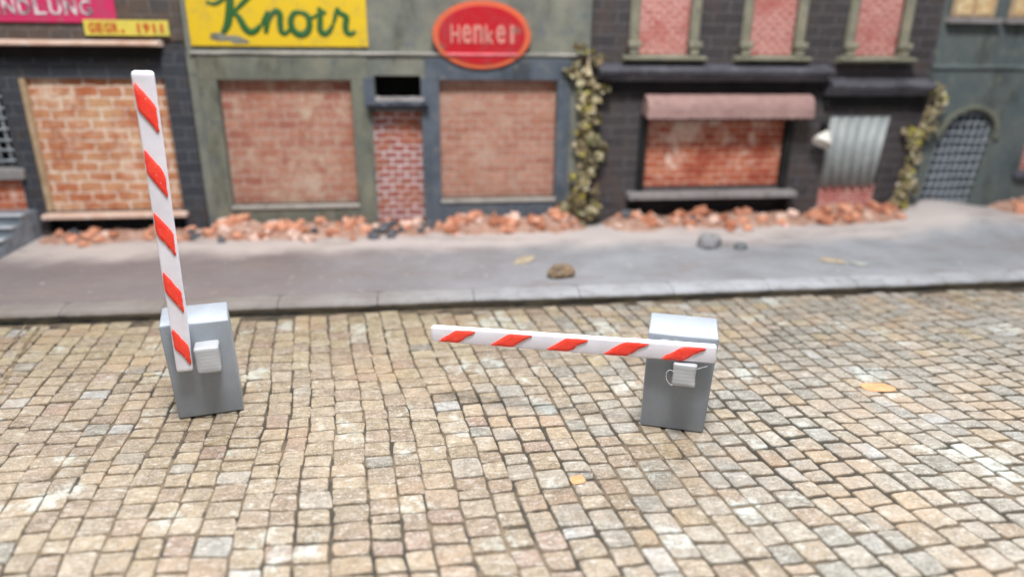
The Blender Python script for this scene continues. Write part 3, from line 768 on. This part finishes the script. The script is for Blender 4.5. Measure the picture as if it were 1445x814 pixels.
letters('HANDLUNG', -8.73, -6.43, 4.775, 5.06, SY-.055, m.color(m.ramp(m.noise(6, 5, .7), [(.40, rgb(110, 104, 112)), (.58, rgb(216, 208, 212))])), s1)
rel(s1)
s2 = empty('date_sign', (-5.87, SY, 4.38), 0, 'small yellow sign with red date lettering on the dark brick shop', 'sign')
MB().box(-6.69, -5.06, SY-.09, SY-.054, 4.39, 4.69, .006).build('board', ink('lemon_paint', rgb(206, 192, 84)), s2)
letters('GEGR. 1911', -6.60, -5.10, 4.45, 4.63, SY-.096, ink('red_lettering', rgb(186, 74, 40)), s2)
rel(s2)
s3 = empty('advert_sign', (-2.86, WY, 4.2), 0, 'large yellow painted sign with green script lettering on the plaster shop', 'sign')
MB().box(-4.69, -1.05, WY-.03, WY+.018, 4.205, 5.8, .006).build('board', ink('yellow_paint', rgb(212, 178, 34)), s3)
gm = ink('green_script', rgb(40, 92, 44))
b = MB()
def stroke(pts, r, y=WY-.035): b.tube([(p.x, y, p.y) for p in spline(pts, 8)], lambda t: r*(.62+.38*math.sin(math.pi*min(1, max(0, t)))), 8, .25)
# K
stroke([(-3.72, 5.55), (-3.78, 5.2), (-3.84, 4.85), (-3.92, 4.60), (-4.02, 4.46)], .085)
stroke([(-4.28, 5.06), (-4.12, 5.02), (-3.95, 5.10), (-3.75, 5.22)], .045)
stroke([(-3.20, 5.40), (-3.36, 5.22), (-3.58, 5.02), (-3.76, 4.86)], .055)
stroke([(-3.76, 4.88), (-3.66, 4.76), (-3.56, 4.56), (-3.46, 4.48), (-3.34, 4.52), (-3.24, 4.62)], .075)
# n
stroke([(-3.24, 4.60), (-3.14, 4.78), (-3.08, 4.88)], .04)
stroke([(-3.07, 4.90), (-3.10, 4.72), (-3.15, 4.46)], .07)
stroke([(-3.12, 4.60), (-3.02, 4.80), (-2.90, 4.90), (-2.83, 4.84), (-2.84, 4.66), (-2.83, 4.50), (-2.75, 4.46), (-2.66, 4.54)], .065)
# o
stroke([(-2.40, 4.88), (-2.54, 4.86), (-2.62, 4.70), (-2.58, 4.52), (-2.44, 4.44), (-2.30, 4.50), (-2.24, 4.66), (-2.28, 4.82), (-2.40, 4.88)], .075)
stroke([(-2.28, 4.82), (-2.16, 4.78), (-2.06, 4.86)], .04)
# r r
stroke([(-2.04, 4.98), (-2.00, 4.90), (-2.02, 4.70), (-2.03, 4.54), (-1.95, 4.46), (-1.84, 4.52), (-1.76, 4.64)], .068)
stroke([(-2.04, 4.92), (-1.96, 4.90), (-1.88, 4.86)], .05)
stroke([(-1.76, 4.64), (-1.70, 4.80), (-1.66, 4.98)], .045)
stroke([(-1.66, 4.98), (-1.60, 4.88), (-1.52, 4.84), (-1.47, 4.78), (-1.50, 4.62), (-1.48, 4.50), (-1.40, 4.46), (-1.30, 4.52)], .068)
b.build('lettering', gm, s3, True)
b = MB()
for cx, cz, rx, rz_ in ((-3.95, 4.36, .34, .06), (-4.14, 4.42, .14, .05), (-3.70, 4.30, .2, .05)):
    pts = [(cx+rx*math.cos(2*math.pi*k/18)*(1+.3*noise.noise(Vector((k*.8, cx, 0)))), cz+rz_*math.sin(2*math.pi*k/18)*(1+.4*noise.noise(Vector((k*.9, cz, 4))))) for k in range(18)]
    b.prism(pts, WY-.036-.002*(cx+5), WY-.028)
b.build('peeled_patch', M['plaster'], s3)
rel(s3)
s4 = empty('oval_sign', (1.4, WY, 3.8), 0, 'red oval sign with pale lettering and orange rim on the plaster shop', 'sign')
def oval(rx, rz_, n=48): return [(1.40+rx*math.cos(2*math.pi*k/n), 4.47+rz_*math.sin(2*math.pi*k/n)) for k in range(n)]
MB().prism(oval(1.07, .70), WY-.17, WY-.03, .01).build('rim', ink('orange_rim', rgb(206, 96, 62)), s4)
MB().prism(oval(.94, .60), WY-.19, WY-.165, .006).build('face', ink('crimson_enamel', rgb(178, 28, 40), .4), s4)
letters('Henkel', .72, 2.20, 4.30, 4.68, WY-.195, ink('faded_pink', rgb(206, 132, 122)), s4)
MB().profile([(WY-.188, 4.045), (WY-.215, 4.055), (WY-.215, 4.085), (WY-.188, 4.10)], .62, 2.18, 12, .003).build('raised_fold', ink('pink_scuff', rgb(226, 120, 128)), s4)
rel(s4)

# ------------------------------------------------------------------ rubble along the wall foot
random.seed(21)
mc = {}
for nm, c1, c2 in (('orange', (194, 132, 104), (216, 162, 136)), ('brown', (160, 102, 78), (188, 130, 104)), ('pale', (208, 172, 156), (226, 200, 188)), ('slate', (74, 76, 82), (106, 108, 114)), ('ash', (150, 154, 164), (190, 194, 204))):
    mc[nm] = mottled(nm+'_rubble', rgb(*c1), rgb(*c2), None, 3, .9, .5, 9)
chunk_me = {}
for nm in mc:
    lst = []
    for q in range(5):
        t = bmesh.new(); bmesh.ops.create_cube(t, size=1)
        for v in t.verts: v.co = Vector((v.co.x*random.uniform(.7, 1.25), v.co.y*random.uniform(.55, 1.0), v.co.z*random.uniform(.4, .75)))
        bmesh.ops.subdivide_edges(t, edges=t.edges[:], cuts=2, use_grid_fill=True)
        for v in t.verts: v.co += .13*noise.noise_vector(v.co*1.9+Vector((q*7, len(lst), 3)))
        bmesh.ops.bevel(t, geom=[e for e in t.edges if len(e.link_faces) == 2 and e.calc_face_angle() > .8], offset=.06, segments=1, affect='EDGES')
        me = bpy.data.meshes.new('brick_fragment'); t.to_mesh(me); t.free(); me.materials.append(mc[nm]); lst.append(me)
    chunk_me[nm] = lst
heaps = [  # x0, x1, crest height, number, share of slate, label, group
    (-8.15, -5.0, .15, 32, .16, 'orange brick fragment in the low rubble under the orange bricked window', 'brick rubble under the orange bricked window'),
    (-4.75, -1.25, .30, 54, .10, 'orange brick fragment in the rubble under the faded pink bricked window', 'brick rubble under the faded pink window'),
    (-1.2, .2, .18, 24, .45, 'rubble fragment in front of the narrow bricked doorway', 'rubble before the narrow doorway'),
    (.3, 3.7, .34, 52, .0, 'orange brick fragment in the rubble heap between the narrow doorway and the ivy', 'brick rubble between doorway and ivy'),
    (4.5, 9.3, .26, 54, .05, 'orange brick fragment in the rubble under the wide window with awning', 'brick rubble under the awning window'),
    (9.5, 11.8, .36, 36, .0, 'orange brick fragment in the heap below the zinc door sheet', 'brick rubble below the zinc sheet'),
    (14.9, 17.6, .30, 26, .0, 'orange brick fragment in the heap beyond the arched gate', 'brick rubble beyond the arched gate'),
]
def heap_z(x, y):
    z = 0
    for x0, x1, h, *_ in heaps:
        if x0-.3 < x < x1+.3:
            ex = min(1, max(0, (x-x0+.3)/.6))*min(1, max(0, (x1+.3-x)/.6))
            front = 15.4+.35*noise.noise(Vector((x*.9, 0, 3)))+.12*noise.noise(Vector((x*3.1, 0, 6)))
            ey = max(0, min(1, (y-front)/(WY-front)))
            z = max(z, h*ex*ey**.8*(.75+.6*noise.noise(Vector((x*1.1, 1, 9)))))
    return z
for hi_, (x0, x1, h, n, sl, lab, grp) in enumerate(heaps):
    if hi_ in (0, 2): sz = (.10, .25)
    else: sz = (.11, .30)
    for k in range(n):
        x = random.uniform(x0, x1); y = WY-.10-abs(random.gauss(0, .36))
        if y < 14.95: y = random.uniform(15.0, 15.8)
        nm = 'slate' if random.random() < sl else random.choice(('orange', 'orange', 'brown', 'pale'))
        lab2 = lab if nm != 'slate' else lab.replace('orange brick', 'dark grey').replace('rubble fragment', 'dark grey fragment')
        grp2 = grp if nm != 'slate' else 'dark grey bits, '+grp
        if lab2 == 'rubble fragment in front of the narrow bricked doorway': lab2 = 'orange brick fragment in front of the narrow bricked doorway'
        o = bpy.data.objects.new('brick_fragment' if nm != 'slate' else 'slate_fragment', random.choice(chunk_me[nm]))
        s = sz[0]+(sz[1]-sz[0])*random.random()**1.4
        o.scale = (s, s, s*random.uniform(.8, 1.1))
        o.rotation_euler = (random.gauss(0, .45), random.gauss(0, .45), random.uniform(0, 6.28))
        o.location = (x, y, pave_z(x, y)+heap_z(x, y)+s*.16)
        col.objects.link(o); tag(o, lab2, 'rubble', grp2)
# fine crumbs and dust under the fragments
b = MB(); bm = b.bm
nx, ny = 420, 18; g = [[None]*(nx+1) for _ in range(ny+1)]
for j in range(ny+1):
    for i in range(nx+1):
        x = -8.6+26.4*i/nx; y = 14.9+(WY+.02-14.9)*j/ny
        hz = heap_z(x, y)
        z = pave_z(x, y)+hz-.012+(.05*noise.noise(Vector((x*7, y*7, 0)))+.03*noise.noise(Vector((x*17, y*17, 0)))*1 if hz > .015 else -.02)
        g[j][i] = bm.verts.new((x, y, z))
for j in range(ny):
    for i in range(nx): bm.faces.new((g[j][i], g[j][i+1], g[j+1][i+1], g[j+1][i]))
tag(b.build('rubble', mottled('brick_dust', rgb(148, 110, 92), rgb(186, 156, 142), rgb(96, 80, 72), 3.2, .95, .6, 12), None, False), 'fine orange brick dust and crumbs along the wall foot', 'rubble', None, 'stuff')

def stone(name, loc, s, mt, label, cat, seed, rz=0, sm=(1, 1, 1)):
    t = bmesh.new(); bmesh.ops.create_icosphere(t, subdivisions=3, radius=1)
    for v in t.verts:
        c = v.co.copy()
        k = 1+.30*noise.noise(c*1.3+Vector((seed, 0, 0)))+.12*noise.noise(c*3.1+Vector((0, seed, 0)))
        v.co = Vector((round(c.x*k*3.2)/3.2*.35+c.x*k*.65, c.y*k, max(-.55, c.z*k)))
        v.co = Vector((v.co.x*sm[0], v.co.y*sm[1], v.co.z*sm[2]))*s
    me = bpy.data.meshes.new(name); t.to_mesh(me); t.free()
    o = link(name, me, mt); o.location = loc; o.rotation_euler = (0, 0, rz)
    return tag(o, label, cat)
rock = mottled('mossy_rock', rgb(92, 84, 74), rgb(158, 132, 104), rgb(60, 60, 62), 5, .85, .7, 9)
def pz(x, y, up_): return (x, y, pave_z(x, y)+up_)
stone('stone', pz(2.56, 12.32, .09), .26, rock, 'jagged brown stone lying alone near the kerb', 'stone', 1.7, .3, (1, .7, .62))
stone('stone', pz(6.15, 13.95, .08), .30, mottled('dusty_stone', rgb(122, 121, 124), rgb(152, 150, 152), None, 4, .9, .6, 9), 'dusty pale grey stone on the pavement under the wide window', 'stone', 4.2, .6, (1, .8, .7))
stone('stone', pz(6.80, 13.75, .04), .15, mottled('slate_pebble', rgb(92, 98, 102), rgb(122, 126, 130), None, 4, .9, .6, 9), 'small dark pebble right of the pale grey stone', 'stone', 6.3, .1, (1, .8, .7))
flake = mottled('tan_flake', rgb(150, 138, 118), rgb(186, 172, 150), rgb(120, 112, 100), 5, .9, .5, 9)
stone('flake', pz(2.0, 13.35, .02), .26, flake, 'thin tan flake stuck on the pavement left of the brown stone', 'flake', 8.1, .9, (1.1, .55, .12))
stone('flake', pz(8.28, 12.7, .02), .22, flake, 'thin tan flake on the right part of the pavement', 'flake', 2.6, -.6, (1.2, .6, .12))
stone('flake', pz(8.72, 12.45, .02), .16, mottled('olive_flake', rgb(140, 144, 138), rgb(168, 170, 166), None, 5, .9, .5, 9), 'thin grey-green flake touching the tan flake on the pavement', 'flake', 5.6, -.5, (1.2, .7, .12))
orange = mottled('orange_fleck', rgb(186, 128, 84), rgb(204, 156, 116), None, 6, .7, .3, 12)
stone('fleck', (6.1, 7.8, .016), .23, orange, 'orange oval fleck on the cobbles right of the lowered barrier', 'fleck', 3.3, -.15, (1.0, .55, .03))
stone('fleck', (1.55, 6.2, .016), .085, orange, 'tiny orange fleck on the cobbles in the middle foreground', 'fleck', 9.4, .2, (1, .9, .06))

# ------------------------------------------------------------------ ivy
def ivy(label, stem, clusters, seed):
    random.seed(seed)
    root = empty('ivy_plant', (stem[0][0], stem[0][1], stem[0][2]), 0, label, 'plant')
    b = MB(); b.tube(stem, .035, 7)
    for cx, cy, cz, r, n in clusters[::2]:
        k = min(stem, key=lambda p: abs(p[2]-cz)); b.tube([k, ((k[0]+cx)/2, k[1]-.08, (k[2]+cz)/2+.05), (cx, cy, cz)], .016, 5)
    b.build('stem', M['wood'], root, True)
    vs, fs, fc = [], [], []
    for cx, cy, cz, r, n in clusters:
        for _ in range(n):
            d = Vector((random.gauss(0, 1), random.gauss(0, .7), random.gauss(0, 1)))
            d = d.normalized()*r*random.random()**.5
            p = Vector((cx, cy, cz))+Vector((d.x, d.y*.6, d.z))
            if p.y > WY-.10: p.y = WY-.10-random.random()*.1
            s = random.uniform(.07, .14)
            q = Matrix.Rotation(random.uniform(0, 6.28), 3, 'Y') @ Matrix.Rotation(random.gauss(.5, .5), 3, 'X') @ Matrix.Rotation(random.gauss(0, .5), 3, 'Z')
            shp = [(0, 0, -1.0), (.55, .1, -.55), (.85, .14, .0), (.5, .08, .6), (0, -.06, 1.15), (-.5, .08, .6), (-.85, .14, 0), (-.55, .1, -.55)]
            base = len(vs)
            vs.append(tuple(p))
            for t in shp: vs.append(tuple(p+q @ (Vector(t)*s)))
            c = random.choice(((146, 134, 106), (126, 114, 84), (172, 160, 130), (122, 114, 84), (104, 104, 72), (150, 140, 74), (190, 180, 154), (84, 78, 62), (116, 100, 76), (168, 160, 130)) + (((170, 164, 74),) if random.random() < .4 else ()))
            c = rgb(*c)
            for k in range(8): fs.append((base, base+1+k, base+1+(k+1) % 8)); fc.append(c)
    me = bpy.data.meshes.new('leaves'); me.from_pydata(vs, [], fs)
    at = me.color_attributes.new('leaf_colour', 'FLOAT_COLOR', 'CORNER'); buf = []
    for c in fc: buf += list(c)*3
    at.data.foreach_set('color', buf)
    link('leaves', me, M['leaf'], root); rel(root)
m = NT('dry_leaf', .7, .3); M['leaf'] = m.color(m.n('ShaderNodeVertexColor', layer_name='leaf_colour').outputs['Color'])
cl = []
random.seed(4)
for k in range(20):
    z = .45+3.1*k/19
    cl.append((3.78+.14*math.sin(k*1.9)+.05*(k-10)/10, WY-.30+.05*math.sin(k*2.3), z, random.uniform(.15, .25), random.randint(8, 16)))
cl += [(3.34, WY-.22, .55, .22, 12), (3.55, WY-.26, .75, .2, 12), (4.05, WY-.3, .62, .2, 12), (4.15, WY-.25, 1.95, .2, 14), (4.2, WY-.22, 2.1, .16, 10), (3.42, WY-.2, 3.72, .16, 8), (3.62, WY-.2, 4.25, .16, 8), (3.95, WY-.18, 4.05, .16, 9), (3.55, WY-.2, 3.95, .1, 4), (4.2, WY-.25, 3.4, .14, 6)]
ivy('dry ivy climbing between the plaster shop and the dark brick house', [(3.80, WY-.12, .2), (3.86, WY-.12, 1.2), (3.80, WY-.12, 2.2), (3.9, WY-.12, 3.2), (3.72, WY-.12, 4.3)], cl, 8)
cl = [(12.36, WY-.28, 3.35, .16, 10), (12.42, WY-.3, 3.1, .2, 14), (12.35, WY-.3, 2.8, .22, 14), (12.42, WY-.28, 2.5, .14, 8), (12.05, WY-.25, 2.15, .24, 16), (11.85, WY-.22, 2.35, .16, 10), (12.2, WY-.22, 2.3, .22, 14),
      (12.0, WY-.3, 1.35, .24, 16), (11.95, WY-.3, 1.0, .22, 14), (12.2, WY-.32, 1.05, .18, 12), (11.85, WY-.28, .7, .22, 14), (12.05, WY-.25, .6, .2, 12), (12.1, WY-.22, 1.7, .2, 10)]
ivy('dry ivy growing beside the arched wire gate', [(11.98, WY-.12, .2), (12.05, WY-.12, 1.0), (12.1, WY-.12, 1.8), (12.25, WY-.12, 2.6), (12.36, WY-.12, 3.4)], cl, 9)

# ------------------------------------------------------------------ light
w = bpy.data.worlds.new('World'); sc.world = w; w.use_nodes = True
nt = w.node_tree; bg = nt.nodes['Background']
tc = nt.nodes.new('ShaderNodeTexCoord'); sp = nt.nodes.new('ShaderNodeSeparateXYZ'); nt.links.new(tc.outputs['Generated'], sp.inputs[0])
def wm(op, a, b_, c_=None):
    x = nt.nodes.new('ShaderNodeMath'); x.operation = op
    for i_, q in enumerate((a, b_)):
        if isinstance(q, bpy.types.NodeSocket): nt.links.new(q, x.inputs[i_])
        else: x.inputs[i_].default_value = q
    return x.outputs[0]
def wstep(v, lo_, hi_2):
    x = nt.nodes.new('ShaderNodeMapRange'); x.interpolation_type = 'SMOOTHSTEP'
    x.inputs['From Min'].default_value = lo_; x.inputs['From Max'].default_value = hi_2; nt.links.new(v, x.inputs['Value']); return x.outputs['Result']
rp = nt.nodes.new('ShaderNodeValToRGB'); nt.links.new(sp.outputs[2], rp.inputs['Fac'])
rp.color_ramp.elements[0].position = .0; rp.color_ramp.elements[0].color = (.16, .165, .18, 1)      # dim room
rp.color_ramp.elements[1].position = .8; rp.color_ramp.elements[1].color = (1.0, 1.02, 1.06, 1)     # pale ceiling
back_glow = wm('MULTIPLY', wm('MULTIPLY', wstep(sp.outputs[1], .25, .7), wstep(sp.outputs[2], .22, .42)), wm('SUBTRACT', 1.0, wstep(sp.outputs[2], .62, .85)))   # bright zone added beyond the fronts to whiten the cabinet tops
mx = nt.nodes.new('ShaderNodeMix'); mx.data_type = 'RGBA'; nt.links.new(back_glow, mx.inputs[0]); nt.links.new(rp.outputs[0], mx.inputs[6]); mx.inputs[7].default_value = (11, 11.7, 12.4, 1)
nt.links.new(mx.outputs[2], bg.inputs['Color']); bg.inputs['Strength'].default_value = .75
ld = bpy.data.lights.new('ceiling_lamp', 'AREA'); ld.shape = 'RECTANGLE'; ld.size = 7; ld.size_y = 5; ld.energy = 9800; ld.color = (1, .985, .96)
lo = bpy.data.objects.new('ceiling_lamp', ld); col.objects.link(lo); lo.location = (1.0, 1.6, 24)
lo.rotation_euler = (Vector((1.5, 10, 0))-Vector(lo.location)).to_track_quat('-Z', 'Y').to_euler()

vs = sc.view_settings; vs.view_transform = 'Standard'; vs.look = 'None'; vs.exposure = 0; vs.gamma = 1
sc.render.engine = 'CYCLES'
